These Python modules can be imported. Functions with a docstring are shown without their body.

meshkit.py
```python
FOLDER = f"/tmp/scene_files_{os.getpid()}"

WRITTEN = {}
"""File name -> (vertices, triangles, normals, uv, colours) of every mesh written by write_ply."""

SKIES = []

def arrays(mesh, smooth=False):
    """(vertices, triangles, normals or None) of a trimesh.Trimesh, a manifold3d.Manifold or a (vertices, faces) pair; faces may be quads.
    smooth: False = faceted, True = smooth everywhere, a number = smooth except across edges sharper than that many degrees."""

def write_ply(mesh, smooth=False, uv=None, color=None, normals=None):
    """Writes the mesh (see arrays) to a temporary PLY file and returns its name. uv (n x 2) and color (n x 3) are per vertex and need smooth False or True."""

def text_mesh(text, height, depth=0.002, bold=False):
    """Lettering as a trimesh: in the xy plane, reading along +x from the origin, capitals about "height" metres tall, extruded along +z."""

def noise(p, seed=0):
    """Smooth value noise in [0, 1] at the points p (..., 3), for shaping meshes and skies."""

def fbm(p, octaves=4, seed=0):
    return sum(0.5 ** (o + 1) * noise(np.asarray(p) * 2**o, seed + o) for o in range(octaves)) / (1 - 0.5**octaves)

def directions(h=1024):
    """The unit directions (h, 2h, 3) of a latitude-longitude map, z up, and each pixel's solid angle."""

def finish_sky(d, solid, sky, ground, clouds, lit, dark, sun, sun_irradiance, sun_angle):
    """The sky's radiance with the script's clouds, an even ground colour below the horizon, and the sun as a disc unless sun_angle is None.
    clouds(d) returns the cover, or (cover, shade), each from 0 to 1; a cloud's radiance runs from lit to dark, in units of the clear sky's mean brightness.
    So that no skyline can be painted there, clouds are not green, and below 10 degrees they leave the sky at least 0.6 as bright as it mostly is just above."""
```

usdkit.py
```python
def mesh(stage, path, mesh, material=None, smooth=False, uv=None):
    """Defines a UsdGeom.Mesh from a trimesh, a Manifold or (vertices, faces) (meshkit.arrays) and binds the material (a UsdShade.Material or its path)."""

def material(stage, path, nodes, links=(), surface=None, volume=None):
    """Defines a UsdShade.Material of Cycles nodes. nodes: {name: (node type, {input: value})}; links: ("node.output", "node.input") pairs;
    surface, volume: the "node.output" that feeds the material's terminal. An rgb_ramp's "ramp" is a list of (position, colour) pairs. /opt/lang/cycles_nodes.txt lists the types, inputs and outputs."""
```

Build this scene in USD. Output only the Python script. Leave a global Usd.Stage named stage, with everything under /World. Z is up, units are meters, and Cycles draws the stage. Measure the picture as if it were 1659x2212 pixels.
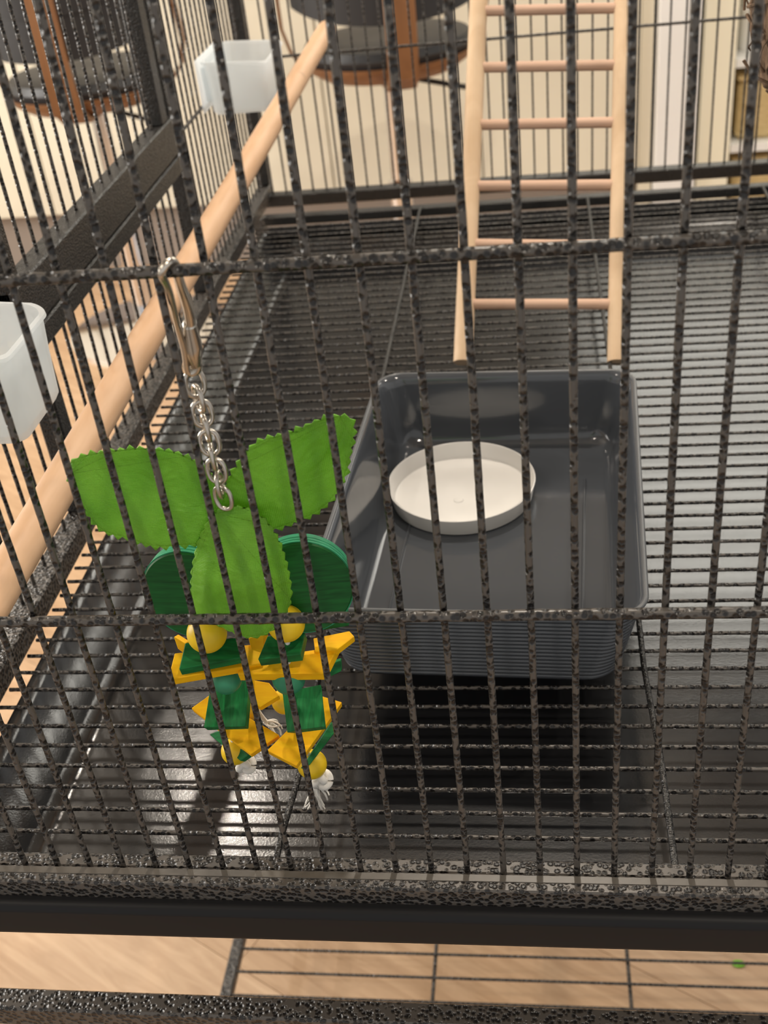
import math, random
import numpy as np, trimesh, usdkit, meshkit
import shapely.geometry as sg
from pxr import Usd, UsdGeom, UsdLux, Gf, UsdShade

random.seed(7); rng = np.random.default_rng(7)
W, H = 1659, 2212
stage = Usd.Stage.CreateInMemory()
UsdGeom.SetStageUpAxis(stage, UsdGeom.Tokens.z); UsdGeom.SetStageMetersPerUnit(stage, 1.0)
UsdGeom.Xform.Define(stage, '/World'); UsdGeom.Scope.Define(stage, '/World/Looks')

# ------------------------------------------------------------------ camera, lights, exposure
FPX = 2426.4
CAM = np.array([0.24527145, -0.32029481, 0.41805006])
ROT = np.array([[0.98982502, 0.10071892, -0.10050934], [-0.02589604, -0.56706016, -0.8232692], [-0.13991362, 0.81749524, -0.55868212]])
cam = UsdGeom.Camera.Define(stage, '/World/camera')
cam.CreateHorizontalApertureAttr(36.0); cam.CreateVerticalApertureAttr(36.0 * H / W)
cam.CreateFocalLengthAttr(36.0 * FPX / W); cam.CreateClippingRangeAttr(Gf.Vec2f(0.02, 100))
cam.CreateFStopAttr(21.0); cam.CreateFocusDistanceAttr(0.50); cam.CreateExposureAttr(0.42)
m = np.eye(4); m[0, :3], m[1, :3], m[2, :3], m[3, :3] = ROT[0], -ROT[1], -ROT[2], CAM
UsdGeom.Xformable(cam).AddTransformOp().Set(Gf.Matrix4d(*m.ravel().tolist()))

dome = UsdLux.DomeLight.Define(stage, '/World/sky'); dome.CreateIntensityAttr(0.16); dome.CreateColorAttr(Gf.Vec3f(1.0, 0.985, 0.96))

def rect_light(name, pos, target, w, h, inten, col):
    l = UsdLux.RectLight.Define(stage, '/World/' + name); l.CreateWidthAttr(w); l.CreateHeightAttr(h); l.CreateIntensityAttr(inten); l.CreateColorAttr(Gf.Vec3f(*col))
    p, t = np.array(pos, float), np.array(target, float)
    z = (p - t) / np.linalg.norm(p - t); x = np.cross([0, 0, 1.0], z); x /= np.linalg.norm(x); y = np.cross(z, x)
    mm = np.eye(4); mm[0, :3], mm[1, :3], mm[2, :3], mm[3, :3] = x, y, z, p
    UsdGeom.Xformable(l).AddTransformOp().Set(Gf.Matrix4d(*mm.ravel().tolist()))
rect_light('window_daylight', (-2.62, 1.0, 0.75), (0, 1.0, 0.75), 2.0, 1.4, 8.0, (1.0, 0.95, 0.88))
DOWNLIGHTS = [(-1.0, -0.6, 0.5), (0.85, -0.6, 0.75), (-0.61, 1.62, 0.40), (0.25, 0.9, 1.15), (1.7, 0.9, 1.0), (-1.5, 2.2, 1.0)]
DOWN_INT = 900.0
ADDED_PANELS = [(0.95, 2.75), (0.95, 3.85), (2.1, 2.75), (2.1, 3.85)]      # added, unseen glowing ceiling squares that brighten the tray reflection
ADDED_PANEL_INT = 4.5

# ------------------------------------------------------------------ pixel -> place helpers
def ray(u, v): return ROT.T @ np.array([(u - W / 2) / FPX, (v - H / 2) / FPX, 1.0])
def on(u, v, axis, val):
    d = ray(u, v); return CAM + d * (val - CAM[axis]) / d[axis]
def at_y(u, v, y): return on(u, v, 1, y)
def at_z(u, v, z): return on(u, v, 2, z)
def on_plane(u, v, p, n):
    d = ray(u, v); return CAM + d * (np.dot(np.asarray(p) - CAM, n) / np.dot(d, n))
def proj(P):
    q = (np.atleast_2d(P) - CAM) @ ROT.T
    return np.c_[W / 2 + FPX * q[:, 0] / q[:, 2], H / 2 + FPX * q[:, 1] / q[:, 2]]

# ------------------------------------------------------------------ materials
LOOK = {}
def mat(name, nodes, links, surface):
    LOOK[name] = usdkit.material(stage, '/World/Looks/' + name, nodes, links, surface=surface); return LOOK[name]
def simple(name, col, rough=0.5, metal=0.0, **kw):
    return mat(name, {'p': ('principled_bsdf', dict(base_color=col, roughness=rough, metallic=metal, **kw))}, [], 'p.BSDF')

def hammer(name, scale, lo, hi, rough, dist):
    mat(name, {'g': ('geometry', {}), 'n': ('noise_texture', {'scale': scale * 0.6, 'detail': 2.0}),
               'mx': ('mix', {'mix_type': 'linear_light', 'fac': 0.0006}),
               'v': ('voronoi_texture', {'scale': scale, 'feature': 'smooth_f1', 'smoothness': 0.12, 'randomness': 0.9}),
               'mr': ('map_range', {'from_min': 0.28, 'from_max': 0.62, 'to_min': 0.0, 'to_max': 1.0, 'clamp': True}),
               'r': ('rgb_ramp', {'ramp': [(0.0, lo), (0.35, lo), (1.0, hi)]}),
               'b': ('bump', {'strength': 1.0, 'distance': dist}),
               'p': ('principled_bsdf', {'roughness': rough, 'metallic': 0.0, 'specular_ior_level': 0.5})},
        [('g.position', 'n.vector'), ('g.position', 'mx.color1'), ('n.color', 'mx.color2'), ('mx.color', 'v.vector'), ('v.distance', 'mr.value'), ('mr.result', 'r.fac'), ('mr.result', 'b.height'),
         ('r.color', 'p.base_color'), ('b.normal', 'p.normal')], 'p.BSDF')
hammer('hammered_black', 400.0, (0.010, 0.009, 0.009), (0.082, 0.072, 0.063), 0.31, 0.0006)
hammer('hammered_black_fine', 620.0, (0.010, 0.0095, 0.009), (0.028, 0.026, 0.024), 0.34, 0.0003)
simple('black_satin', (0.012, 0.012, 0.013), 0.45, specular_ior_level=0.18)
simple('gloss_black_strip', (0.09, 0.08, 0.068), 0.30)

def wood(name, c0, c1, stretch, rough=0.55, scale=1.0, spec=0.25):
    mat(name, {'g': ('geometry', {}), 'oi': ('object_info', {}), 'm': ('mapping', {'scale': stretch}),
               'n': ('noise_texture', {'scale': scale, 'detail': 5.0, 'roughness': 0.6, 'distortion': 0.6}),
               'r': ('rgb_ramp', {'ramp': [(0.25, c0), (0.7, c1)]}),
               'b': ('bump', {'strength': 0.25, 'distance': 0.0004}),
               'p': ('principled_bsdf', {'roughness': rough, 'specular_ior_level': spec})},
        [('g.position', 'm.vector'), ('m.vector', 'n.vector'), ('n.fac', 'r.fac'), ('r.color', 'p.base_color'), ('n.fac', 'b.height'), ('b.normal', 'p.normal')], 'p.BSDF')
wood('ladder_wood', (0.62, 0.43, 0.265), (0.73, 0.54, 0.36), (40, 40, 9))
wood('rung_wood', (0.56, 0.36, 0.25), (0.67, 0.45, 0.33), (9, 60, 60))
wood('yellow_dyed_wood', (0.88, 0.40, 0.001), (0.98, 0.56, 0.002), (60, 240, 240), 0.6)
wood('green_dyed_wood', (0.003, 0.060, 0.014), (0.008, 0.19, 0.045), (50, 330, 330), 0.5)
wood('green_dyed_lengthwise', (0.003, 0.055, 0.013), (0.010, 0.21, 0.05), (420, 60, 60), 0.5)
wood('green_disc_shaded', (0.003, 0.045, 0.008), (0.010, 0.13, 0.024), (20, 200, 420), 0.42)  # darker than the other green dye: shade on the disc faces put into the colour
wood('stool_wood', (0.16, 0.073, 0.032), (0.26, 0.125, 0.056), (30, 30, 3), 0.4)
# perch: fine long streaks and a few brown knots
mat('perch_wood', {'g': ('geometry', {}), 'm': ('mapping', {'scale': (120, 16, 120)}), 'n': ('noise_texture', {'scale': 1.0, 'detail': 4.0}),
                   'r': ('rgb_ramp', {'ramp': [(0.3, (0.59, 0.355, 0.20)), (0.7, (0.69, 0.445, 0.275))]}),
                   'v': ('voronoi_texture', {'scale': 17.0, 'feature': 'f1'}), 'k': ('map_range', {'from_min': 0.06, 'from_max': 0.12, 'to_min': 0.75, 'to_max': 0.0, 'clamp': True}),
                   'x': ('mix_color', {'b': (0.20, 0.085, 0.035)}), 'p': ('principled_bsdf', {'roughness': 0.5})},
    [('g.position', 'm.vector'), ('m.vector', 'n.vector'), ('n.fac', 'r.fac'), ('g.position', 'v.vector'), ('v.distance', 'k.value'), ('k.result', 'x.fac'), ('r.color', 'x.a'), ('x.result', 'p.base_color')], 'p.BSDF')
wood('green_edge_lit', (0.012, 0.17, 0.075), (0.03, 0.30, 0.15), (120, 400, 400), 0.5)  # disc edges: end-grain teal, with the top light on them painted in
simple('teal_bead', (0.03, 0.235, 0.12), 0.45)
simple('yellow_bead', (0.83, 0.55, 0.012), 0.42)
simple('steel', (0.62, 0.57, 0.50), 0.24, 1.0)
simple('chrome', (0.8, 0.8, 0.82), 0.10, 1.0)
simple('white_plastic', (0.80, 0.78, 0.75), 0.25)
simple('cotton', (0.82, 0.79, 0.73), 0.9)
mat('frosted_plastic', {'d': ('principled_bsdf', {'base_color': (0.88, 0.90, 0.91), 'roughness': 0.35}), 't': ('translucent_bsdf', {'color': (0.92, 0.94, 0.95)}), 'c': ('transparent_bsdf', {'color': (0.93, 0.96, 0.97)}),
                        'm1': ('mix_closure', {'fac': 0.5}), 'm2': ('mix_closure', {'fac': 0.27})},
    [('d.BSDF', 'm1.closure1'), ('t.BSDF', 'm1.closure2'), ('m1.closure', 'm2.closure1'), ('c.BSDF', 'm2.closure2')], 'm2.closure')
mat('leaf_fabric', {'g': ('geometry', {}), 'w1': ('wave_texture', {'scale': 480.0, 'bands_direction': 'x'}), 'w2': ('wave_texture', {'scale': 480.0, 'bands_direction': 'z'}),
                    'ad': ('math', {'math_type': 'add'}), 'n': ('noise_texture', {'scale': 60.0, 'detail': 3.0}),
                    'r': ('rgb_ramp', {'ramp': [(0.3, (0.16, 0.45, 0.02)), (0.7, (0.24, 0.57, 0.04))]}), 'b': ('bump', {'strength': 0.35, 'distance': 0.0003}), 'n2': ('noise_texture', {'scale': 75.0, 'detail': 2.0, 'distortion': 1.5}), 'b2': ('bump', {'strength': 0.55, 'distance': 0.0024}),
                    'p': ('principled_bsdf', {'roughness': 0.36}), 't': ('translucent_bsdf', {'color': (0.30, 0.62, 0.03)}), 'mx': ('mix_closure', {'fac': 0.25})},
    [('g.position', 'w1.vector'), ('g.position', 'w2.vector'), ('w1.fac', 'ad.value1'), ('w2.fac', 'ad.value2'), ('ad.value', 'b.height'), ('g.position', 'n.vector'), ('n.fac', 'r.fac'), ('r.color', 'p.base_color'),
     ('g.position', 'n2.vector'), ('n2.fac', 'b2.height'), ('b2.normal', 'b.normal'), ('b.normal', 'p.normal'), ('p.BSDF', 'mx.closure1'), ('t.BSDF', 'mx.closure2')], 'mx.closure')
mat('basin_plastic', {'g': ('geometry', {}), 'n': ('noise_texture', {'scale': 25.0, 'detail': 3.0, 'distortion': 1.2}), 'b': ('bump', {'strength': 0.04, 'distance': 0.002}),
                      'p': ('principled_bsdf', {'base_color': (0.060, 0.066, 0.076), 'roughness': 0.11, 'ior': 1.65})},
    [('g.position', 'n.vector'), ('n.fac', 'b.height'), ('b.normal', 'p.normal')], 'p.BSDF')
simple('basin_rim_lit', (0.10, 0.105, 0.112), 0.33)  # lighter than the shell: highlight along the rim painted into the colour
mat('tray_plastic', {'g': ('geometry', {}), 'n': ('noise_texture', {'scale': 22.0, 'detail': 4.0, 'distortion': 0.5}), 'b': ('bump', {'strength': 0.05, 'distance': 0.002}),
                     'n2': ('noise_texture', {'scale': 900.0, 'detail': 1.0}), 'b2': ('bump', {'strength': 0.12, 'distance': 0.0003}),
                     'p': ('principled_bsdf', {'base_color': (0.012, 0.012, 0.013), 'roughness': 0.17, 'ior': 1.9})},
    [('g.position', 'n.vector'), ('n.fac', 'b.height'), ('g.position', 'n2.vector'), ('n2.fac', 'b2.height'), ('b.normal', 'b2.normal'), ('b2.normal', 'p.normal')], 'p.BSDF')
GRAIN = math.radians(-29.5)
for i, (a, b) in enumerate([((0.36, 0.21, 0.11), (0.58, 0.39, 0.24)), ((0.39, 0.235, 0.13), (0.61, 0.42, 0.265)), ((0.34, 0.20, 0.105), (0.55, 0.365, 0.22))]):
    mat('floor_wood_%d' % i, {'g': ('geometry', {}), 'rt': ('mapping', {'mapping_type': 'point', 'rotation': (0, 0, -GRAIN), 'location': (i * 3.1, i, 0)}), 'm': ('mapping', {'scale': (7, 55, 1)}),
              'n': ('noise_texture', {'scale': 1.0, 'detail': 6.0, 'roughness': 0.62, 'distortion': 0.8}), 'r': ('rgb_ramp', {'ramp': [(0.25, a), (0.72, b)]}), 'p': ('principled_bsdf', {'roughness': 0.38})},
        [('g.position', 'rt.vector'), ('rt.vector', 'm.vector'), ('m.vector', 'n.vector'), ('n.fac', 'r.fac'), ('r.color', 'p.base_color')], 'p.BSDF')
simple('cream_panel', (0.74, 0.69, 0.56), 0.45)
simple('pale_cream', (0.86, 0.82, 0.66), 0.45)
simple('white_paint', (0.84, 0.84, 0.83), 0.5)
simple('ceiling_paint', (0.36, 0.33, 0.29), 0.8)
simple('wall_paint', (0.82, 0.79, 0.72), 0.7)
simple('kick_grey', (0.30, 0.26, 0.23), 0.4)
simple('stone_top', (0.55, 0.53, 0.5), 0.25)
simple('black_leather', (0.018, 0.018, 0.020), 0.45)
simple('dark_metal', (0.03, 0.03, 0.03), 0.4, 0.5)
wood('basket_straw', (0.45, 0.33, 0.15), (0.66, 0.52, 0.28), (30, 30, 120), 0.7)
wood('coconut_bark', (0.015, 0.010, 0.007), (0.34, 0.22, 0.14), (160, 160, 30), 0.9)
mat('glass_pane', {'t': ('transparent_bsdf', {}), 'g': ('glossy_bsdf', {'roughness': 0.02}), 'f': ('fresnel', {}), 'm': ('mix_closure', {})}, [('f.fac', 'm.fac'), ('t.BSDF', 'm.closure1'), ('g.BSDF', 'm.closure2')], 'm.closure')
mat('added_panel_glow', {'e': ('emission', {'color': (1.0, 0.96, 0.86), 'strength': ADDED_PANEL_INT})}, [], 'e.emission')  # emission of the added, unseen ceiling squares
mat('lamp_glow', {'e': ('emission', {'color': (1.0, 0.90, 0.77), 'strength': 30.0})}, [], 'e.emission')

# ------------------------------------------------------------------ prim helpers
USED = {}
def free(parent, name):
    k = parent + '/' + name; n = USED.get(k, -1) + 1; USED[k] = n
    return k if n == 0 else '%s_%03d' % (k, n)
def pth(p): return '/World' if p is None else str(p.GetPath())
def tag(o, label=None, cat=None, group=None, kind=None):
    for k, v in (('label', label), ('category', cat), ('group', group), ('kind', kind)):
        if v: o.SetCustomDataByKey(k, v)
    return o
def thing(name, label, cat, group=None, kind=None, loc=None):
    x = UsdGeom.Xform.Define(stage, free('/World', name))
    return tag(x.GetPrim(), label, cat, group, kind)
def obj(name, mesh, m, parent=None, smooth=30):
    return usdkit.mesh(stage, free(pth(parent), name), mesh, LOOK[m], smooth).GetPrim()

# ------------------------------------------------------------------ mesh helpers
def cat(*ms): return trimesh.util.concatenate(list(ms))
def hull(pts): return trimesh.convex.convex_hull(np.asarray(pts))
def box(x0, x1, y0, y1, z0, z1, bev=0.0):
    c = np.array([[x, y, z] for x in (x0, x1) for y in (y0, y1) for z in (z0, z1)], float)
    if bev <= 0: return hull(c)
    ctr = c.mean(0); s = np.sign(ctr - c); pts = []
    for k in range(3):
        q = s * bev; q[:, k] = 0; pts.append(c + q)
    return hull(np.vstack(pts))
def round_box(pts, r):
    o = np.vstack([np.eye(3), -np.eye(3)]) * r
    o = np.vstack([o, np.array([[a, b, c] for a in (-1, 1) for b in (-1, 1) for c in (-1, 1)]) * r * 0.57])
    return hull((np.asarray(pts)[:, None] + o[None]).reshape(-1, 3))
def sweep(pts, r, sides=10, closed=False, jitter=0.0):
    p = np.asarray(pts, float); n = len(p)
    if closed: t = np.roll(p, -1, 0) - np.roll(p, 1, 0)
    else: t = np.gradient(p, axis=0)
    t /= np.linalg.norm(t, axis=1, keepdims=True)
    up = np.array([0, 0, 1.0]) if abs(t[0][2]) < 0.9 else np.array([1.0, 0, 0])
    a = np.cross(t[0], up); a /= np.linalg.norm(a); A = [a]
    for i in range(1, n):
        a = A[-1] - t[i] * np.dot(A[-1], t[i]); A.append(a / np.linalg.norm(a))
    A = np.array(A); B = np.cross(t, A); ang = np.arange(sides) * 2 * np.pi / sides
    R = np.broadcast_to(np.asarray(r, float).reshape(-1, 1), (n, 1)) * np.ones((1, sides))
    if jitter: R = R * (1 + jitter * rng.uniform(-1, 1, R.shape))
    v = p[:, None] + R[:, :, None] * (np.cos(ang)[None, :, None] * A[:, None] + np.sin(ang)[None, :, None] * B[:, None])
    v = v.reshape(-1, 3); f = []
    for i in range(n if closed else n - 1):
        j = (i + 1) % n
        for k in range(sides):
            l = (k + 1) % sides
            f += [[i * sides + k, i * sides + l, j * sides + l], [i * sides + k, j * sides + l, j * sides + k]]
    if not closed:
        v = np.vstack([v, p[0], p[-1]]); c0, c1 = len(v) - 2, len(v) - 1
        for k in range(sides):
            l = (k + 1) % sides
            f += [[c0, l, k], [c1, (n - 1) * sides + k, (n - 1) * sides + l]]
    M = trimesh.Trimesh(v, f, process=False)
    if M.volume < 0: M.invert()
    return M
def rod(a, b, r, sides=10, seg=1, jitter=0.0):
    return sweep(np.linspace(a, b, seg + 1), r, sides, jitter=jitter)
def loft(rings, cap0=True, cap1=True):
    n = len(rings[0]); v = np.vstack(rings); f = []
    for i in range(len(rings) - 1):
        for k in range(n):
            l = (k + 1) % n
            f += [[i * n + k, i * n + l, (i + 1) * n + l], [i * n + k, (i + 1) * n + l, (i + 1) * n + k]]
    for on_, idx, flip in ((cap0, 0, True), (cap1, len(rings) - 1, False)):
        if on_:
            v = np.vstack([v, rings[idx].mean(0)]); c = len(v) - 1
            for k in range(n):
                l = (k + 1) % n
                f.append([c, idx * n + l, idx * n + k] if flip else [c, idx * n + k, idx * n + l])
    M = trimesh.Trimesh(v, f, process=False)
    if M.volume < 0: M.invert()
    return M
def rrect(hx, hy, r, z, n=10):
    pts = []
    for sx, sy, a0 in ((1, 1, 0), (-1, 1, 90), (-1, -1, 180), (1, -1, 270)):
        for a in np.radians(np.linspace(a0, a0 + 90, n)):
            pts.append((sx * (hx - r) + r * math.cos(a), sy * (hy - r) + r * math.sin(a), z))
    return np.array(pts)
def lathe(profile, n=48):
    a = np.arange(n) * 2 * np.pi / n
    return loft([np.c_[r * np.cos(a), r * np.sin(a), np.full(n, z)] for r, z in profile])
def moved(M, loc, rz=0.0):
    M = M.copy()
    if rz: M.apply_transform(trimesh.transformations.rotation_matrix(rz, [0, 0, 1]))
    M.apply_translation(loc); return M
def ball(c, r, sub=3):
    s = trimesh.creation.icosphere(sub, r); s.apply_translation(c); return s

# ================================================================== ROOM
FZ = -0.75
def struct(name, mesh, m, parent=None): 
    o = obj(name, mesh, m, parent)
    if parent is None: o.SetCustomDataByKey('kind', 'structure')
    return o
floor = struct('floor', box(-3.0, 3.2, -1.6, 4.6, FZ - 0.06, FZ - 0.016), 'kick_grey')
PW, PL = 0.24, 1.8
ca, sa = math.cos(GRAIN), math.sin(GRAIN)
for i in range(-22, 24):
    off = random.uniform(0, PL)
    for j in range(-5, 6):
        u0, v0 = j * PL + off, i * PW
        cx, cy = (u0 + PL / 2) * ca - (v0 + PW / 2) * sa, (u0 + PL / 2) * sa + (v0 + PW / 2) * ca + 1.2
        if not (-1.9 < cx < 1.9 and -0.6 < cy < 3.4): continue
        pm = box(u0 + .0003, u0 + PL - .0003, v0 + .0003, v0 + PW - .0003, FZ - 0.016, FZ, 0.0003)
        pm.apply_transform(trimesh.transformations.rotation_matrix(GRAIN, [0, 0, 1])); pm.apply_translation([0, 1.2, 0])
        obj('plank', pm, 'floor_wood_%d' % random.randrange(3), floor, smooth=False)
CZ = 1.75
struct('ceiling', box(-3.0, 3.2, -1.6, 4.6, CZ, CZ + 0.06), 'ceiling_paint')
struct('wall_back', box(-3.0, 3.2, 4.5, 4.6, FZ, CZ), 'wall_paint')
wl = [(-1.6, 4.6, FZ, 0.0), (-1.6, 4.6, 1.5, CZ), (-1.6, -0.1, 0.0, 1.5), (2.1, 4.6, 0.0, 1.5)]
struct('wall_left', cat(*[box(-2.75, -2.65, a, b, c, d) for a, b, c, d in wl]), 'wall_paint')
win = struct('window_1', cat(box(-2.74, -2.66, -0.1, -0.04, 0, 1.5), box(-2.74, -2.66, 2.04, 2.1, 0, 1.5), box(-2.74, -2.66, -0.04, 2.04, 0, 0.06), box(-2.74, -2.66, -0.04, 2.04, 1.44, 1.5), box(-2.72, -2.68, 0.98, 1.02, 0.06, 1.44)), 'white_paint')
for a, b in ((-0.04, 0.98), (1.02, 2.04)): obj('pane', box(-2.703, -2.697, a, b, 0.06, 1.44), 'glass_pane', win)
for x, y, dim in DOWNLIGHTS:
    t = thing('ceiling_downlight', 'small round recessed ceiling downlight %s, %s' % ({-0.6: 'in front of the cage', 0.9: 'over the cage', 1.62: 'just behind the cage', 2.2: 'over the stools'}[y], 'left' if x < 0 else ('middle' if x < .5 else 'right')), 'lamp')
    ring = lathe([(0.04, CZ - 0.003), (0.055, CZ - 0.003), (0.055, CZ + 0.001), (0.04, CZ + 0.001), (0.04, CZ - 0.003)], 24)
    obj('trim_ring', moved(ring, (x, y, 0)), 'white_paint', t)
    obj('lens', moved(lathe([(0.001, CZ - 0.0015), (0.039, CZ - 0.0015), (0.039, CZ), (0.001, CZ)], 24), (x, y, 0)), 'lamp_glow', t)
    dl = UsdLux.DiskLight.Define(stage, str(t.GetPath()) + '/bulb'); dl.CreateRadiusAttr(0.036); dl.CreateIntensityAttr(DOWN_INT * dim); dl.CreateColorAttr(Gf.Vec3f(1.0, 0.90, 0.77))
    UsdGeom.Xformable(dl).AddTranslateOp().Set(Gf.Vec3d(x, y, CZ - 0.004))

for k, (x, y) in enumerate(ADDED_PANELS):
    t = thing('ceiling_panel_light', 'added unseen glowing ceiling square %s %s' % ('above the island' if y < 3 else 'near the back wall', 'in the middle' if x < 1 else 'on the right'), 'lamp')
    obj('frame', cat(box(x - .56, x + .56, y - .56, y - .5, CZ - .012, CZ), box(x - .56, x + .56, y + .5, y + .56, CZ - .012, CZ), box(x - .56, x - .5, y - .5, y + .5, CZ - .012, CZ), box(x + .5, x + .56, y - .5, y + .5, CZ - .012, CZ)), 'white_paint', t)
    obj('diffuser', box(x - .5, x + .5, y - .5, y + .5, CZ - .008, CZ - .002), 'added_panel_glow', t)

# kitchen island, pillar, cabinet and shelf behind the cage
IY = 2.65
t = thing('kitchen_island', 'long cream panelled kitchen island behind the two stools', 'island')
obj('body', box(-2.3, 0.515, IY + 0.02, IY + 0.65, -0.57, 0.13), 'cream_panel', t)
xs = np.linspace(-2.3, 0.515, 8)
for a, b in zip(xs[:-1], xs[1:]): obj('panel', box(a + .002, b - .002, IY, IY + 0.02, -0.57, 0.128, .002), 'cream_panel', t)
obj('toe_kick', box(-2.28, 0.5, IY + 0.05, IY + 0.6, FZ, -0.57), 'kick_grey', t)
obj('worktop', box(-2.35, 0.549, IY - 0.05, IY + 0.7, 0.13, 0.17, .004), 'stone_top', t)
obj('end_filler', box(0.515, 0.549, IY + 0.012, IY + 0.05, FZ, 0.13), 'cream_panel', t)
p = obj('pillar', box(0.553, 0.655, IY - 0.03, IY + 0.6, FZ, 0.6, .003), 'white_paint'); tag(p, 'tall narrow white pillar at the right end of the island', 'pillar')
t = thing('tall_cabinet', 'tall pale cream cabinet right of the white pillar', 'cabinet')
obj('body', box(0.662, 0.745, IY + 0.02, IY + 0.6, FZ, 0.6), 'pale_cream', t); obj('door', box(0.664, 0.743, IY, IY + 0.02, FZ + 0.05, 0.598, .002), 'pale_cream', t)
t = thing('shelf_unit', 'open white shelf unit at the far right holding jars and baskets', 'shelf')
obj('back_panel', box(0.748, 1.5, IY + 0.36, IY + 0.38, FZ, 0.6), 'pale_cream', t)
for z in (-0.73, -0.52, -0.31, -0.06, 0.3): obj('shelf_board', box(0.748, 1.5, IY + 0.02, IY + 0.36, z - 0.01, z + 0.01), 'white_paint', t)
obj('side_panel', box(1.5, 1.52, IY, IY + 0.38, FZ, 0.6), 'white_paint', t)
for i, (x, r, h, lab) in enumerate([(0.80, 0.035, 0.12, 'white lidded storage jar nearest the cabinet on the far right shelf'), (0.90, 0.04, 0.14, 'second white lidded storage jar on the far right shelf')]):
    t = thing('storage_jar', lab, 'jar', None)
    obj('body', moved(lathe([(0.001, 0), (r * .9, 0), (r, .01), (r, h * .8), (r * .8, h * .88), (0.001, h * .88)], 28), (x, IY + 0.12, -0.30)), 'white_plastic', t)
    obj('lid', moved(lathe([(0.001, h * .88), (r * .85, h * .88), (r * .85, h), (0.001, h)], 28), (x, IY + 0.12, -0.30)), 'white_paint', t)
for z, lab in ((-0.51, 'woven straw basket on the middle board of the far right shelf'), (-0.72, 'woven straw basket on the lowest board of the far right shelf')):
    t = thing('straw_basket', lab, 'basket')
    obj('body', box(0.765, 1.02, IY + 0.05, IY + 0.33, z, z + 0.15, .012), 'basket_straw', t)
    obj('rim', box(0.76, 1.025, IY + 0.045, IY + 0.335, z + 0.15, z + 0.165, .004), 'basket_straw', t)

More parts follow.
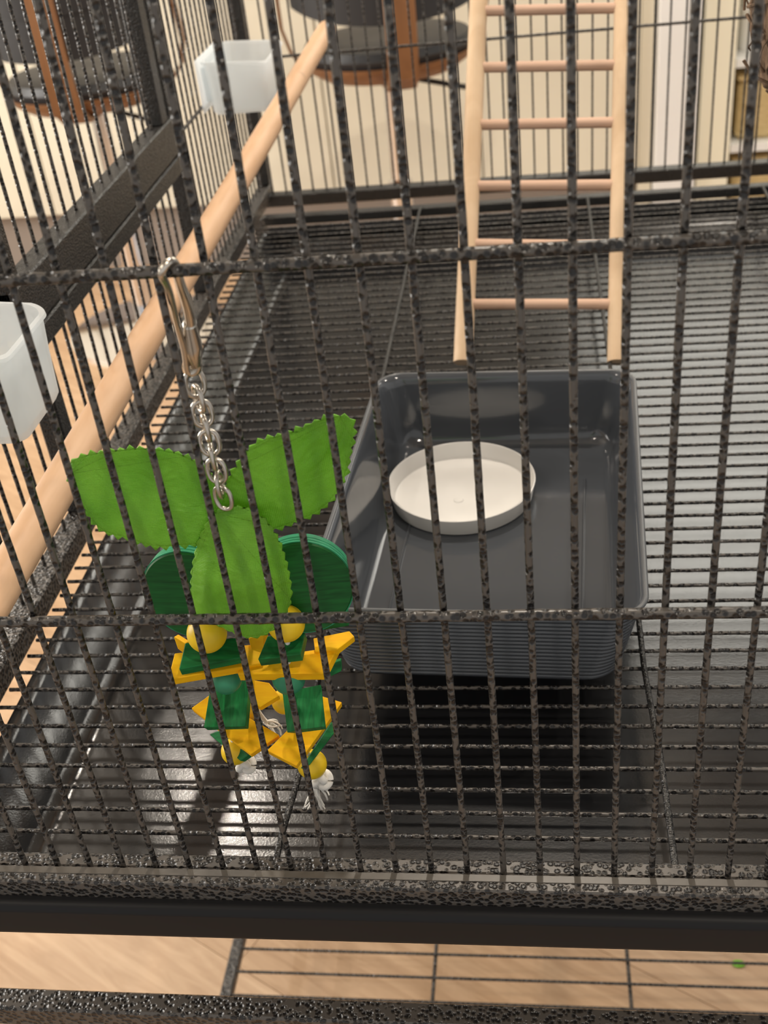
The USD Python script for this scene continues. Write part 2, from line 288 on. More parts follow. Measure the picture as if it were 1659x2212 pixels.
# two counter stools seen from behind
def stool(c, yaw, label, wood_back):
    t = thing('counter_stool', label, 'stool', None)
    def put(name, M, m, par=t): return obj(name, moved(M, c, yaw), m, par)
    a = np.linspace(0, 2 * np.pi, 49)[:-1]
    ell = lambda rx, ry, z: np.c_[rx * np.cos(a), ry * np.sin(a), np.full(48, z)]
    sh = put('seat_shell', loft([ell(.10, .10, -.062), ell(.15, .14, -.058), ell(.186, .172, -.034), ell(.192, .178, -.020), ell(.186, .172, -.020), ell(.15, .14, -.035)]), 'stool_wood')
    put('seat_cushion', loft([ell(.14, .13, -.045), ell(.178, .165, -.028), ell(.186, .172, -.006), ell(.178, .165, .010), ell(.13, .12, .016), ell(.05, .05, .013)]), 'black_leather')
    # bent back rest
    def shell(r0, r1, z0f, z1f, half, n=30):
        th = np.linspace(-half, half, n); rings = []
        for q in th:
            dx, dy = math.sin(q), -math.cos(q)
            z0, z1 = z0f(q), z1f(q)
            rings.append(np.array([[r0 * dx, r0 * dy, z0], [r1 * dx, r1 * dy, z0], [r1 * dx * 1.04, r1 * dy * 1.04, z1], [r0 * dx * 1.04, r0 * dy * 1.04, z1]]))
        return loft(rings)
    put('backrest', shell(.195, .222, lambda q: .072 + .035 * (abs(q) / 1.15) ** 2.2, lambda q: .36 - .05 * (q / 1.15) ** 2, 1.15), 'black_leather')
    put('back_shell', shell(.223, .232, lambda q: .16 + .05 * (abs(q) / 1.0) ** 2, lambda q: .34 - .05 * q * q, 1.0), 'black_leather')
    w = .031
    prof = [(-.236, .22), (-.238, .10), (-.232, .02), (-.215, -.035), (-.17, -.065), (-.08, -.072)]
    ring = [np.array([[-w, y, z], [w, y, z], [w, y + .008, z + .008], [-w, y + .008, z + .008]]) for y, z in prof]
    put('spine', loft(ring), 'stool_wood')
    for s in (-1, 1):
        pr = [(s * .215, -.07, .20), (s * .222, -.02, .13), (s * .220, .02, .05), (s * .205, .03, -.005), (s * .17, .02, -.045)]
        rg = [np.array([[x, y - .018, z], [x + s * .007, y - .018, z], [x + s * .007, y + .018, z], [x, y + .018, z]]) for x, y, z in pr]
        put('arm', loft(rg), 'stool_wood')
    hgt = c[2] - FZ
    put('pedestal', loft([ell(.02, .02, -.062), ell(.02, .02, -.30), ell(.028, .028, -.305), ell(.028, .028, -hgt + .02)]), 'chrome')
    put('base', lathe([(0.001, -hgt), (.20, -hgt), (.20, -hgt + .008), (.06, -hgt + .02), (0.001, -hgt + .025)]), 'chrome')
    put('lever', rod((.03, -.02, -.075), (.16, -.09, -.10), .006, 8), 'dark_metal')
stool((-0.062, 2.25, -0.102), math.radians(14), 'black padded stool with wooden spine, left of the ladder', None)
stool((-0.745, 2.25, -0.118), math.radians(5), 'black padded stool with wooden spine, seen through the left cage side', None)

gp = at_z(1595, 2083, FZ); tag(obj('leaf_scrap', moved(ball((0, 0, 0), 1.0, 2).apply_scale([.0075, .005, .0012]), (gp[0], gp[1], FZ + .0012)), 'leaf_fabric', None, True), 'tiny green scrap lying on the wooden floor under the wire shelf', 'scrap')
# ================================================================== BIRD CAGE
cage = thing('bird_cage', 'large black hammered-metal bird cage with thin vertical wires', 'bird cage')
HB, HF = 'hammered_black', 'hammered_black_fine'
ZF, YB, XL, XR, ZT = -0.005, 0.955, -0.07, 0.612, 0.62
# front tube, ledge and smooth strip behind it
obj('frame_tube', box(-0.076, 0.62, -0.0112, -0.0058, -0.0085, 0.0065, .0008), HB, cage)
fs = obj('frame_strip', box(-0.076, 0.62, -0.0060, -0.0022, -0.0085, 0.0062, .0002), 'gloss_black_strip', cage); tag(fs, 'smooth dark strip along the front tube')
obj('frame_ledge', box(-0.061, 0.605, 0.0032, 0.0105, -0.012, -0.0002, .0008), HB, cage)
# front panel: bottom rod with its vertical wires and cross rods
def wire(a, b, r, par, seg=None, sides=8, jit=0.05, name='wire'):
    L = np.linalg.norm(np.subtract(b, a)); seg = seg or max(2, int(L / 0.0035))
    return obj(name, rod(a, b, r, sides, seg, jit), HB, par, smooth=60)
fp = obj('front_panel', rod((-0.075, -0.0005, 0.0015), (0.62, -0.0005, 0.0015), 0.0017, 10, 160, .06), HB, cage, smooth=60)
for k in range(-4, 39): wire((k * .016, 0.001, 0.002), (k * .016, 0.001, ZT), 0.00138, fp)
for z in (0.1536, 0.2926, 0.4316, 0.5706): wire((-0.075, -0.0022, z), (0.62, -0.0022, z), 0.00215, fp, name='cross_rod')
# left side
sp = obj('side_panel', box(-0.0765, -0.0612, -0.011, 0.97, -0.005, 0.0112, .0012), HB, cage)
def tube_part(name, *b): return obj(name, box(*b, .0012), HF, sp)
tube_part('post', -0.0765, -0.0615, 0.284, 0.299, 0.0112, 0.129)
tube_part('post', -0.0765, -0.0615, 0.652, 0.668, 0.0112, ZT)
tube_part('post', -0.0765, -0.0615, 0.958, 0.974, 0.0112, ZT)
tube_part('post', -0.0775, -0.0625, 0.272, 0.290, 0.1455, 0.50)
tube_part('post', -0.0775, -0.0625, 0.617, 0.634, 0.176, 0.50)
tube_part('door_rail', -0.0775, -0.0610, 0.272, 0.650, 0.1455, 0.1765)
tube_part('door_rail', -0.0775, -0.0625, 0.272, 0.634, 0.485, 0.50)
tube_part('panel_rail', -0.0765, -0.0615, 0.284, 0.668, 0.1285, 0.1435)
for y in np.arange(0.012, 0.27, .0193): wire((XL, y, .011), (XL, y, ZT), .00125, sp, sides=6)
for y in np.arange(0.3065, 0.648, .0193): wire((XL, y, .011), (XL, y, .13), .00125, sp, sides=6)
for y in np.arange(0.299, 0.615, .0193): wire((XL, y, .176), (XL, y, .49), .00125, sp, sides=6)
for y in np.arange(0.680, 0.957, .0193 * .83): wire((XL, y, .011), (XL, y, ZT), .00125, sp, sides=6)
for y0, y1, zz in ((0.0, 0.284, (.1536, .2926, .4316)), (.668, .958, (.1536, .2926, .4316))):
    for z in zz: wire((XL + .0025, y0, z), (XL + .0025, y1, z), .0016, sp, name='cross_rod', sides=6)
# back
bp = obj('back_panel', box(-0.0765, 0.62, YB - 0.008, YB + 0.008, -0.0115, 0.0026, .0012), HF, cage)
for k in range(-4, 39):
    x = .0067 + k * .016 - .0005
    wire((x, YB, .002), (x, YB, ZT), .00115, bp, sides=6, seg=60)
for z in (.1536, .2926, .4316): wire((-0.07, YB - .0022, z), (0.61, YB - .0022, z), .0016, bp, name='cross_rod', sides=6, seg=60)
# right side, plain
rp = obj('side_panel', box(0.605, 0.62, -0.011, 0.97, -0.005, 0.0112, .0012), HB, cage)
for a, b in ((-.011, .004), (.958, .974)): obj('post', box(.605, .62, a, b, .0112, ZT, .0012), HB, rp)
for y in np.arange(0.02, 0.957, .0193): wire((.6125, y, .011), (.6125, y, ZT), .00125, rp, sides=5, seg=20)
tp = obj('top_frame', cat(box(-.0765, .62, -.008, .007, ZT, ZT + .015, .001), box(-.0765, .62, .947, .963, ZT, ZT + .015, .001), box(-.0765, -.0615, -.008, .963, ZT, ZT + .015, .001), box(.605, .62, -.008, .963, ZT, ZT + .015, .001)), HB, cage)

# floor grate
gr = thing('floor_grate', 'black wire floor grate under the grey basin and the ladder', 'grate')
obj('end_bar', box(-0.058, 0.603, 0.886, 0.899, -0.012, -0.002, .001), HF, gr)
for i in range(60):
    y = 0.0128 + i * .01437
    obj('wire', rod((-0.0605, y, ZF), (0.604, y, ZF), .00118, 7, 190 if i < 30 else 60, .09), HB, gr, smooth=60)
def brace(pts): 
    q = np.array(pts); t_ = np.linspace(0, 1, 60); s_ = np.r_[0, np.cumsum(np.linalg.norm(np.diff(q, axis=0), axis=1))]; s_ /= s_[-1]
    obj('brace', sweep(np.c_[[np.interp(t_, s_, q[:, k]) for k in range(3)]].T, .0016, 8, jitter=.05), HF, gr, smooth=60)
zb = ZF + .0026
brace([at_z(597, 1856, zb - .002), at_z(612, 1790, zb), at_z(645, 1680, zb), (0.1186, .3, zb), (0.1201, .886, zb)])
brace([at_z(1460, 1882, zb - .002), at_z(1428, 1640, zb), at_z(1392, 1450, zb), (0.301, .45, zb), (0.3018, .886, zb)])
brace([(0.484, .012, zb), (0.484, .886, zb)])

# pull-out tray
tray = thing('pull_out_tray', 'shallow glossy black plastic tray sliding under the floor grate', 'tray')
def tr(x0, x1, y0, y1, z, r=0.02, n=8):
    q = rrect((x1 - x0) / 2, (y1 - y0) / 2, r, z, n); q[:, 0] += (x0 + x1) / 2; q[:, 1] += (y0 + y1) / 2; return q
rings = [tr(-.030, .585, .012, .862, -.047), tr(-.056, .607, .000, .884, -.020), tr(-.0585, .609, -.002, .886, -.0155), tr(-.0575, .608, -.001, .885, -.0135), tr(-.0535, .604, .003, .881, -.0135), tr(-.050, .600, .006, .877, -.018),
         tr(-.043, .594, .010, .871, -.026), tr(-.0385, .590, .012, .868, -.029), tr(-.029, .580, .018, .860, -.040), tr(-.0245, .576, .022, .856, -.0432), tr(-.018, .570, .028, .850, -.044)]
obj('pan', loft(rings), 'tray_plastic', tray, smooth=40)
obj('rear_lip', box(-.052, .604, .8635, .8845, -.0150, -.0128, .0008), 'tray_plastic', tray)
def bar_round(x0, x1, y0, y1, z0, z1, r):
    pts = [(x, y + dy * (r - r * abs(math.cos(a))) * 0, z) for x in () for y in () for z in ()]
    pr = []
    for cy, cz, a0 in ((y1 - r, z1 - r, 0), (y0 + r, z1 - r, 90), (y0 + r, z0 + r, 180), (y1 - r, z0 + r, 270)):
        for a in np.radians(np.linspace(a0, a0 + 90, 7)): pr.append((cy + r * math.cos(a), cz + r * math.sin(a)))
    pr = np.array(pr)
    return loft([np.c_[np.full(len(pr), x), pr] for x in np.linspace(x0, x1, 12)])
obj('front_lip', bar_round(-0.085, 0.63, -0.0175, 0.0005, -0.0262, -0.0032 - .0006, .0045), 'black_satin', tray, smooth=50)

# stand under the cage
stand = thing('cage_stand', 'black hammered-metal stand frame with wire shelf below the tray', 'stand')
obj('front_tube', box(-.09, .635, -.0158, -.0036, -.105, -.09, .0012), HB, stand)
for x in (-.088, .62): 
    obj('side_tube', box(x, x + .014, -.004, .965, -.105, -.09, .0012), HB, stand)
    for y in (-.0158, .955): obj('leg', box(x, x + .014, y, y + .014, FZ, -.0265 if y > 0 else -.105, .0012), HB, stand)
obj('back_tube', box(-.09, .635, .955, .969, -.105, -.09, .0012), HB, stand)
SZ = -0.60
a0, a1 = at_z(512, 2020, SZ), at_z(487, 2165, SZ)
sx = (a0[0] + a1[0]) / 2 
obj('shelf_tube', box(sx - .006, sx + .006, -.01, .96, SZ - .012, SZ, .0015), HB, stand)
obj('shelf_tube', box(.62, .632, -.01, .96, SZ - .012, SZ, .0015), HB, stand)
for i in range(36):
    y = -.003 + i * .02655
    obj('shelf_wire', rod((sx, y, SZ - .003), (.625, y, SZ - .003), .0016, 6, 40, .05), HB, stand, smooth=60)
for u, v in ((937, 2100), (1360, 2115)):
    x = at_z(u, v, SZ)[0]; obj('shelf_brace', rod((x, -.01, SZ - .006), (x, .96, SZ - .006), .002, 6, 10), HB, stand, smooth=60)

# ================================================================== GREY BASIN AND DISH
basin = thing('plastic_basin', 'slate grey ribbed plastic basin standing on the floor grate', 'basin')
RZ = math.radians(-3.1); BC = (0.214, 0.2555, 0)
zb0, zr = -0.0036, 0.051
rings = [rrect(.060, .105, .02, zb0), rrect(.0735, .1205, .019, zb0), rrect(.0758, .1230, .020, zb0 + .002)]
NR = 17
for i in range(NR):
    for s, dr in ((.0, .0), (.3, .0008), (.7, .0008)):
        f = (i + s) / NR; z = zb0 + .003 + f * (zr - .006 - zb0)
        rings.append(rrect(.0763 + .0100 * f + dr, .1235 + .0062 * f + dr, .020 - .004 * f, z))
rings += [rrect(.0885, .1312, .017, zr - .0025), rrect(.0892, .1318, .0175, zr - .0008), rrect(.0882, .1308, .0165, zr), rrect(.0868, .1293, .0155, zr - .0004), rrect(.0850, .1276, .015, zr - .003), rrect(.0838, .1262, .015, zr - .008),
          rrect(.0772, .1232, .0165, .014), rrect(.0755, .1215, .017, .006), rrect(.0728, .1187, .020, .0014), rrect(.069, .115, .020, -.0005), rrect(.03, .06, .02, -.0005)]
obj('shell', moved(loft(rings), BC, RZ), 'basin_plastic', basin, smooth=50)
q_ = rrect(.0886, .1312, .017, zr - .0006, 12); obj('rim', moved(sweep(q_, .0014, 10, closed=True), BC, RZ), 'basin_rim_lit', basin, smooth=60)
for sgn in (-1, 1):
    pr = moved(box(sgn * .056 - .0009, sgn * .056 + .0009, -.100, .072, -.0008, .0009, .0006), BC, RZ)
    obj('floor_rib', pr, 'basin_plastic', basin)
dish = thing('round_dish', 'small round white plastic dish lying in the grey basin', 'dish')
dc = at_z(996, 1036, 0.0125)
obj('saucer', moved(lathe([(0.001, 0), (.0452, 0), (.0468, .0012), (.0490, .0122), (.0492, .0128), (.0486, .0131), (.0478, .0126), (.0458, .0026), (.0445, .0018), (.001, .0016)], 72), (dc[0], dc[1], -.0004)), 'white_plastic', dish, smooth=50)
obj('sprue_nub', moved(lathe([(0.001, .0017), (.0035, .0017), (.0028, .0024), (.001, .0026)], 20), (dc[0] - .002, dc[1] - .008, -.0004)), 'white_plastic', dish)

# ================================================================== PERCH, LADDER, CUPS
perch = thing('wooden_perch', 'long pale round wooden perch slanting towards the back of the cage', 'perch')
A, B = np.array([-.0048, .1287, .1175]), np.array([.0301, .955, .1782])
P0, P1 = A + (B - A) * ((0.0035 - A[1]) / (B[1] - A[1])), A + (B - A) * ((.951 - A[1]) / (B[1] - A[1]))
tt = np.linspace(0, 1, 120)
rad = .0099 * (1 + .035 * (meshkit.noise(np.c_[tt * 9, tt * 0, tt * 0], 3) - .5)); rad[0] *= .9; rad[-1] *= .9
obj('stick', sweep(P0 + (P1 - P0) * tt[:, None], rad, 24), 'perch_wood', perch, smooth=60)
for e, d_ in ((P0, -1), (P1, 1)):
    obj('end_washer', rod(e + np.array([0, d_ * .0005, 0]), e + np.array([0, d_ * .0022, 0]), .008, 20), 'steel', perch)

lad = thing('wooden_ladder', 'small pale wooden bird ladder leaning behind the grey basin', 'ladder')
bl, br_ = at_z(1000, 783, -.003), at_z(1333, 783, -.003)
dv = br_ - bl
r1, r2 = ray(1034, 0), ray(1347, 0)
sol = np.linalg.lstsq(np.c_[-r1, r2], dv, rcond=None)[0]
tl, tr_ = CAM + r1 * sol[0], CAM + r2 * sol[1]
ends = []
for b_, t_ in ((bl, tl), (br_, tr_)):
    e = b_ + (t_ - b_) * 1.35; n = 60; q = b_ + (e - b_) * np.linspace(0, 1, n)[:, None]
    obj('rail', sweep(q, .0079, 16), 'ladder_wood', lad, smooth=60); ends.append((b_, e))
def vpar(a, b, v):
    lo, hi = 0.0, 1.0
    for _ in range(40):
        mid = (lo + hi) / 2
        if proj(a + (b - a) * mid)[0][1] > v: lo = mid
        else: hi = mid
    return a + (b - a) * lo
for vl, vr in ((657, 657), (527, 531), (402, 399), (270, 264), (146, 140), (24, 17)):
    pl, pr_ = vpar(*ends[0], vl), vpar(*ends[1], vr)
    obj('rung', rod(pl, pr_, .0044, 14, 8), 'rung_wood', lad, smooth=60)
sl = (pl - vpar(*ends[0], 146))
for i in (1, 2): obj('rung', rod(pl + sl * i, pr_ + sl * i, .0044, 14, 8), 'rung_wood', lad, smooth=60)

def cup(label, x0, x1, y0, y1, z0, z1, sag):
    t = thing('feeding_cup', label, 'cup')
    cx, cy, hx, hy = (x0 + x1) / 2, (y0 + y1) / 2, (x1 - x0) / 2, (y1 - y0) / 2
    def R(ix, z, rr, sg_=0.0, rim=False):
        q = rrect(hx - ix, hy - ix, rr, z, 8)
        if rim: q[:, 2] -= sag * np.clip((q[:, 0] / hx), 0, 1) ** 1.5
        q[:, 0] += cx; q[:, 1] += cy; return q
    rg = [R(.010, z0, .006), R(.004, z0, .008), R(.0022, z0 + .003, .009), R(.0012, z0 + (z1 - z0) * .5, .009), R(0, z1 - .003, .009, rim=True), R(-.0018, z1 - .002, .010, rim=True), R(-.0016, z1, .010, rim=True), R(.001, z1, .009, rim=True), R(.0016, z1 - .003, .009, rim=True),
          R(.0028, z0 + (z1 - z0) * .5, .008), R(.004, z0 + .004, .007), R(.010, z0 + .0018, .006)]
    obj('bowl', loft(rg), 'frosted_plastic', t, smooth=50)
    obj('flange', box(-.0650, -.0630, y0 - .004, y1 + .004, z0 + .004, z1 + .003, .0006), 'frosted_plastic', t)
    obj('neck', box(-.0632, x0 + .004, y0 + .006, y1 - .006, z0 + .012, z1 - .006, .0008), 'frosted_plastic', t)
cup('frosted feeding cup hanging on the far part of the left side', -.0605, .001, .757, .846, .1455, .1945, .004)
cup('frosted feeding cup hanging nearest the camera at the left edge', -.0625, -.010, .1435, .205, .1465, .2005, .006)

# ================================================================== BARK TOY at the top right
t = thing('bark_ball', 'rough brown fibrous bark ball hanging at the top right', 'toy')
s = trimesh.creation.icosphere(5, 1.0); v = s.vertices
n = meshkit.fbm(np.c_[v[:, 0] * 7, v[:, 1] * 7, v[:, 2] * 4] + 11, 4, 5) - .5
c = at_y(1778, -5, .42); s.vertices = v * (np.array([.040, .040, .062]))[None] * (1 + .30 * n)[:, None] + c
obj('shell', s, 'coconut_bark', t, smooth=60)
fib = []
for i in range(140):
    th, ph = rng.uniform(0, 2 * np.pi), rng.uniform(-1.2, 1.2)
    d0 = np.array([math.cos(th) * math.cos(ph), math.sin(th) * math.cos(ph), math.sin(ph)]); q = c + d0 * np.array([.040, .040, .062])
    tgt = rng.normal(0, 1, 3); tgt -= d0 * tgt.dot(d0); tgt /= np.linalg.norm(tgt)
    L = rng.uniform(.012, .026); fib.append(sweep(np.array([q, q + tgt * L * .5 + d0 * .003, q + tgt * L]), rng.uniform(.0005, .0011), 5))
tag(obj('fibres', cat(*fib), 'coconut_bark', t), kind='stuff')
obj('cord', rod(c + np.array([0, 0, .058]), c + np.array([0, 0, .34]), .002, 8, 6), 'cotton', t)

# ================================================================== HANGING TOY
toy = thing('hanging_parrot_toy', 'green and yellow wooden chew toy with fabric leaves on a chain', 'toy')
# quick link over the cross rod
top = np.array(at_y(362, 585, -0.002)); YC = 0.016
def poly_at(pts): return np.array([at_y(u, v, y) for u, v, y in pts])
def smoothpath(P, n=60, closed=False):
    from scipy.interpolate import splprep, splev
    q = np.vstack([P, P[:1]]) if closed else P
    tck, _ = splprep(q.T, s=0, per=closed, k=3); return np.array(splev(np.linspace(0, 1, n + (1 if closed else 0)), tck)).T[: n]
hk = poly_at([(351, 583, -.0062), (366, 566, -.004), (384, 592, .001), (402, 650, .008), (413, 705, .012), (421, 770, .015), (424, 800, .016), (413, 806, .016), (402, 782, .014), (388, 720, .010), (368, 640, .001), (355, 605, -.004)])
hr = np.interp(np.arange(90), [0, 12, 20, 45, 52, 60, 84, 89], [.0014, .0016, .0019, .0017, .0012, .0011, .0012, .0014])
obj('quick_link', sweep(smoothpath(hk, 90, True), hr, 12, closed=True), 'steel', toy, smooth=60)
na, nb = at_y(409, 695, .0115), at_y(424, 790, .0158)
dd = nb - na
obj('screw_sleeve', loft([np.vstack([na + dd * f + r_ * (math.cos(w_) * np.array([1, 0, 0]) + math.sin(w_) * np.array([0, .8, .6])) for w_ in np.arange(12) * np.pi / 6]) for f, r_ in ((0, .0019), (.04, .0025), (.06, .0023), (.5, .0032), (.62, .0033), (.95, .0021), (1, .0012))]), 'steel', toy, smooth=40)
# chain of twisted links
ca_, cb_ = at_y(417, 812, .0165), at_y(486, 1090, .0165)
NL = 9
for i in range(NL):
    f = (i + .5) / NL; c = ca_ + (cb_ - ca_) * f; ax = (cb_ - ca_) / np.linalg.norm(cb_ - ca_)
    side = np.array([1.0, 0, 0]) - ax * ax[0]; side /= np.linalg.norm(side); fr = np.cross(ax, side)
    ang = math.radians(28 + (18 if i % 2 else -62) + 6 * i)
    e = side * math.cos(ang) + fr * math.sin(ang); L = np.linalg.norm(cb_ - ca_) / NL
    a = np.arange(36) * 2 * np.pi / 36
    hl, hw = L * .5 + .0020, .0031
    q = c + ax * (hl - hw) * np.sign(np.round(np.cos(a), 6))[:, None] + ax * hw * np.cos(a)[:, None] + e * hw * np.sin(a)[:, None]
    obj('chain_link', sweep(smoothpath(q[::2], 40, True), .00093, 8, closed=True), 'steel', toy, smooth=60)

# fabric leaves
def leaf(outline, yfun, teeth=0.0):
    pg = sg.Polygon(smooth2(outline)).buffer(0)
    if teeth:
        L = pg.exterior.length; n_ = int(L / 21); pts = []
        for i in range(n_):
            for k, o in ((0, 0), (.62, teeth)):
                s_ = (i + k) * L / n_; p_ = pg.exterior.interpolate(s_); q_ = pg.exterior.interpolate((s_ + .5) % L)
                tx, ty = q_.x - p_.x, q_.y - p_.y; l_ = math.hypot(tx, ty) or 1
                o2 = o * random.uniform(.6, 1.3)
                sgn = 1 if pg.exterior.is_ccw else -1
                pts.append((p_.x + sgn * ty / l_ * o2, p_.y - sgn * tx / l_ * o2))
        pg = sg.Polygon(pts).buffer(0)
    vv, ff = trimesh.creation.triangulate_polygon(pg, engine='earcut')
    vv, ff = trimesh.remesh.subdivide_to_size(np.c_[vv, np.zeros(len(vv))], ff, 16, max_iter=12)
    M = trimesh.Trimesh(vv, ff); M.merge_vertices(); vv, ff = M.vertices, M.faces
    P3 = np.array([at_y(u, v, yfun(u, v)) for u, v, _ in vv])
    back = P3 + np.array([0, .0005, .0002])
    e = trimesh.Trimesh(vv, ff, process=False); be = e.edges[trimesh.grouping.group_rows(e.edges_sorted, require_count=1)]
    n_ = len(P3); side = np.vstack([np.c_[be[:, 0], be[:, 1], be[:, 1] + n_], np.c_[be[:, 0], be[:, 1] + n_, be[:, 0] + n_]])
    return trimesh.Trimesh(np.vstack([P3, back]), np.vstack([ff, ff[:, ::-1] + n_, side[:, ::-1]]), process=False)
def smooth2(o, n=160):
    from scipy.interpolate import splprep, splev
    q = np.array(list(o) + [o[0]], float); tck, _ = splprep(q.T, s=60, per=True, k=3); return np.array(splev(np.linspace(0, 1, n, endpoint=False), tck)).T
def crease(u, v, a=.0011): return a * (meshkit.fbm(np.array([u * .018, v * .011, 3.0]), 3, 4) - .5) * 2
L1 = [(151, 1003), (200, 983), (255, 975), (310, 971), (365, 977), (410, 993), (440, 1015), (468, 1060), (490, 1100), (475, 1135), (430, 1178), (395, 1174), (335, 1182), (275, 1160), (225, 1150), (195, 1115), (168, 1070)]
L2 = [(757, 905), (720, 903), (672, 917), (625, 938), (580, 950), (543, 965), (520, 1005), (500, 1022), (488, 1060), (486, 1100), (520, 1120), (575, 1145), (615, 1135), (660, 1117), (700, 1095), (728, 1060), (748, 1018), (758, 960)]
L3 = [(485, 1098), (460, 1118), (432, 1165), (417, 1215), (417, 1262), (415, 1300), (428, 1335), (462, 1348), (500, 1362), (535, 1375), (578, 1370), (606, 1345), (622, 1308), (628, 1268), (620, 1230), (606, 1185), (585, 1140), (540, 1104), (510, 1095)]
obj('leaf', leaf(L1, lambda u, v: .0195 + .004 * ((u - 300) / 150) ** 2 * .5 - .003 * math.sin((v - 1080) / 60) + crease(u, v), 8), 'leaf_fabric', toy, smooth=True)
obj('leaf', leaf(L2, lambda u, v: .0205 + .012 * max(0, (u - 520) / 240) ** 1.3 + crease(u, v), 8), 'leaf_fabric', toy, smooth=True)
obj('leaf', leaf(L3, lambda u, v: .0185 - .008 * math.sin(min(1, max(0, (v - 1095) / 230)) * 1.57) + .005 * abs((u - 525) / 105) ** 2.2 * min(1, max(0, (v - 1120) / 60)) - .001 + crease(u, v, .0008), 4.5), 'leaf_fabric', toy, smooth=True)

def X5(x, y): return (x / 3.13 + 300, y / 3.13 + 1240)
def slab(name, quad, y, normal, thick, m, bev=.0004, raw=False):
    q = [p_ if raw else X5(*p_) for p_ in quad]; n_ = np.array(normal, float); n_ /= np.linalg.norm(n_)
    cpx = np.mean(q, 0); c = at_y(cpx[0], cpx[1], y)
    T = np.array([on_plane(u, v, c, n_) for u, v in q]); ctr = T.mean(0)
    T = T - (T - ctr) / np.linalg.norm(T - ctr, axis=1, keepdims=True) * bev - n_ * bev
    return obj(name, round_box(np.vstack([T, T - n_ * (thick - 2 * bev)]), bev), m, toy, smooth=False)
G, Y = 'green_dyed_wood', 'yellow_dyed_wood'
def disc(px, r, y, normal, thick):
    c = at_y(px[0], px[1], y); n_ = np.array(normal, float); n_ /= np.linalg.norm(n_)
    M = lathe([(0.001, 0), (r - .0008, 0), (r, .0008), (r, .0022), (r - .00025, .0026), (r, .003), (r, .0046), (r - .00025, .005), (r, .0054), (r, thick - .0008), (r - .0008, thick), (0.001, thick)], 64)
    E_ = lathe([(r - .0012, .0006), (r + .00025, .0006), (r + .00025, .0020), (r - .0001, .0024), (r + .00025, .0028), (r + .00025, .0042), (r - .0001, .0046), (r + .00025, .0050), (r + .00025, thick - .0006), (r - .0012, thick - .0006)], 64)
    T_ = trimesh.geometry.align_vectors([0, 0, 1], -n_)
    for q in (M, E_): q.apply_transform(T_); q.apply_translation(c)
    o = obj('round_block', M, 'green_disc_shaded', toy, smooth=40)
    tag(obj('edge_band', E_, 'green_edge_lit', o, smooth=40), 'teal green grooved edge with top light painted in')
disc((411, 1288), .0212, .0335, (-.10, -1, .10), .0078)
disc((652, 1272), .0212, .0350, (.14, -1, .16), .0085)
# left strand
obj('bead', ball(at_y(447, 1368, .0262), .0084), 'yellow_bead', toy, smooth=True)
obj('bead', ball(at_y(618, 1347, .0270), .0078), 'yellow_bead', toy, smooth=True)
slab('flat_block', [(312, 468), (690, 430), (700, 558), (272, 642)], .0265, (0.05, -.35, 1), .0052, G)
slab('flat_block', [(868, 420), (1122, 395), (1092, 540), (806, 575)], .0275, (0.0, -.35, 1), .0058, G)
slab('flat_block', [(240, 538), (835, 470), (838, 600), (197, 712)], .0285, (0.05, -.3, 1), .0048, Y)
slab('flat_block', [(700, 585), (1345, 492), (1258, 668), (668, 672)], .0290, (0.02, -.3, 1), .0056, Y)
slab('flat_block', [(1180, 436), (1425, 386), (1455, 420), (1340, 512), (1190, 520)], .0380, (0.05, -.3, 1), .0040, Y)
slab('flat_block', [(742, 432), (842, 412), (832, 630), (788, 620)], .0330, (-.2, -.9, .5), .0045, Y)
slab('flat_block', [(742, 712), (880, 735), (948, 822), (820, 900), (745, 855)], .0400, (.1, -.5, 1), .0045, Y)
obj('bead', ball(at_y(*X5(593, 712), .0290), .0066), 'teal_bead', toy, smooth=True)
obj('bead', ball(at_y(*X5(1013, 704), .0300), .0072), 'teal_bead', toy, smooth=True)
slab('flat_block', [(483, 765), (742, 715), (716, 1028), (440, 1036)], .0290, (-.08, -.5, .87), .0050, 'green_dyed_lengthwise')
slab('flat_block', [(1058, 782), (1228, 748), (1258, 1030), (1088, 1052)], .0290, (.12, -.5, .87), .0052, 'green_dyed_lengthwise')
slab('flat_block', [(972, 805), (1056, 784), (1086, 1054), (1004, 1072)], .0290, (-.45, -.6, .7), .0050, 'green_dyed_lengthwise')
slab('flat_block', [(357, 905), (472, 822), (945, 1090), (760, 1218)], .0350, (0.1, -.55, 1), .0050, Y)
slab('flat_block', [(870, 1195), (1238, 825), (1370, 866), (1062, 1296)], .0345, (.15, -.55, 1), .0056, Y)
slab('flat_block', [(480, 1082), (540, 1060), (735, 1230), (690, 1262)], .0385, (-.3, -.6, .8), .0040, G)
slab('flat_block', [(1108, 1310), (1310, 1000), (1336, 1050), (1150, 1290)], .0390, (.4, -.6, .8), .0040, G)
obj('bead', ball(at_y(508, 1622, .0390), .0066), 'yellow_bead', toy, smooth=True)
obj('bead', ball(at_y(674, 1651, .0390), .0070), 'yellow_bead', toy, smooth=True)
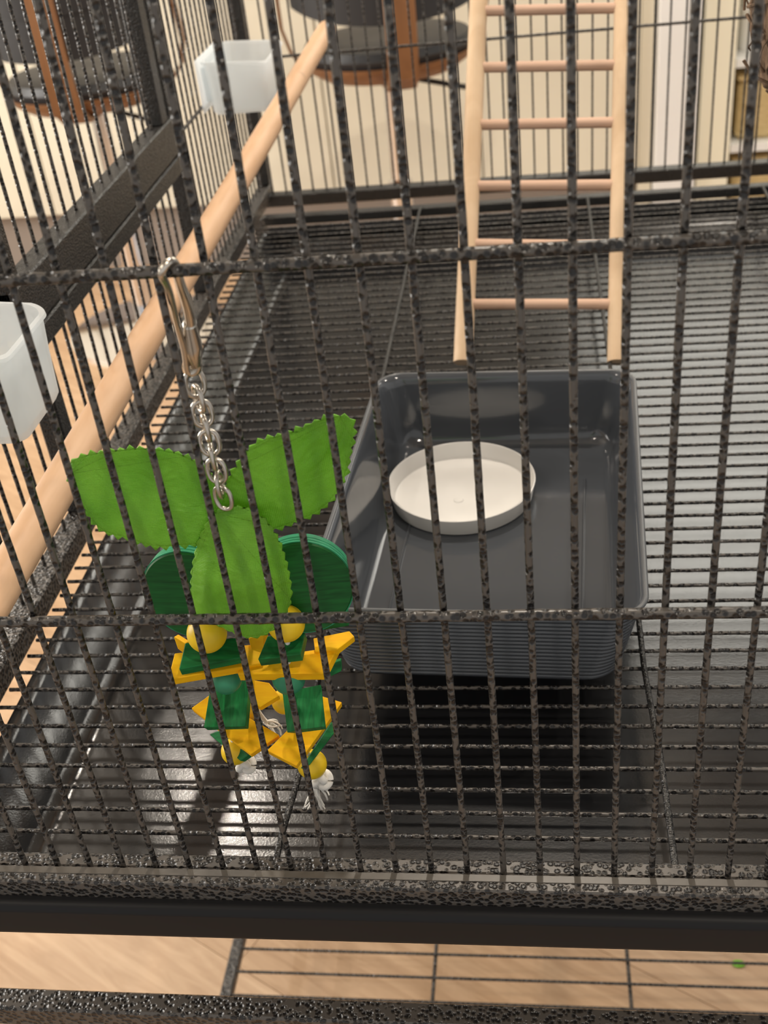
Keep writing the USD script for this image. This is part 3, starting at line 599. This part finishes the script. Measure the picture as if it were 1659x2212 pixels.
# pieces of the strands behind
obj('bead', ball(at_y(532, 1532, .0460), .0060), 'yellow_bead', toy, smooth=True)
obj('bead', ball(at_y(615, 1515, .0470), .0060), 'yellow_bead', toy, smooth=True)
slab('flat_block', [(738, 1252), (746, 1256), (748, 1290), (738, 1290)], .0520, (0.6, -1, .3), .0045, Y, raw=True)
slab('flat_block', [(690, 1296), (748, 1298), (753, 1352), (690, 1362)], .0500, (0.1, -1, .5), .0050, G, raw=True)
slab('flat_block', [(700, 1440), (735, 1428), (737, 1450), (712, 1462)], .0480, (0.1, -1, .5), .0050, G, raw=True)
slab('flat_block', [(376, 1376), (400, 1390), (396, 1410), (384, 1402)], .0440, (-.1, -1, .5), .0045, Y, raw=True)
# cotton strings, knots and tassels
def string(px, r=.0011): obj('string', sweep(smoothpath(np.array([at_y(u, v, y) for u, v, y in px]), 50), r, 8), 'cotton', toy, smooth=60)
string([(490, 1110, .022), (455, 1250, .030), (447, 1368, .0262), (462, 1420, .028), (487, 1466, .031), (492, 1500, .0385), (497, 1540, .0395), (508, 1622, .039), (522, 1650, .039)])
string([(496, 1110, .022), (590, 1220, .030), (618, 1347, .027), (622, 1400, .029), (624, 1465, .030), (645, 1560, .037), (674, 1651, .039), (690, 1682, .039)])
string([(500, 1110, .024), (545, 1300, .046), (545, 1440, .046), (555, 1530, .047), (578, 1562, .048)])
def knot(px, y, r):
    c = at_y(px[0], px[1], y); a = np.arange(80) * 2 * np.pi / 80
    q = c + r * np.c_[np.cos(2 * a) * (1 + .45 * np.cos(3 * a)), .8 * np.sin(3 * a), np.sin(2 * a) * (1 + .45 * np.cos(3 * a))] * .62
    obj('knot', sweep(q, r * .42, 9, closed=True), 'cotton', toy, smooth=60)
knot((530, 1651), .0395, .0042); knot((694, 1684), .0390, .0045)
def tassel(root, tips, y):
    ms = []
    for u, v in tips:
        a_, b_ = at_y(root[0] + random.uniform(-6, 6), root[1], y), at_y(u, v, y + random.uniform(-.004, .004))
        mid = (a_ + b_) / 2 + rng.normal(0, .0012, 3); ms.append(sweep(smoothpath(np.array([a_, mid * .6 + a_ * .4, mid * .6 + b_ * .4, b_]), 14), np.linspace(.00075, .00035, 14), 6))
    tag(obj('tassel', cat(*ms), 'cotton', toy, smooth=60), kind='stuff')
tassel((683, 1694), [(654, 1752), (659, 1744), (665, 1748), (660, 1735), (668, 1730), (672, 1738), (697, 1752), (690, 1742), (700, 1740), (707, 1728), (711, 1718), (708, 1706), (694, 1748), (676, 1720), (702, 1748), (664, 1755)], .039)
tassel((576, 1560), [(580, 1572), (592, 1580), (604, 1568), (600, 1560), (596, 1586), (607, 1588), (586, 1566), (610, 1575)], .048)
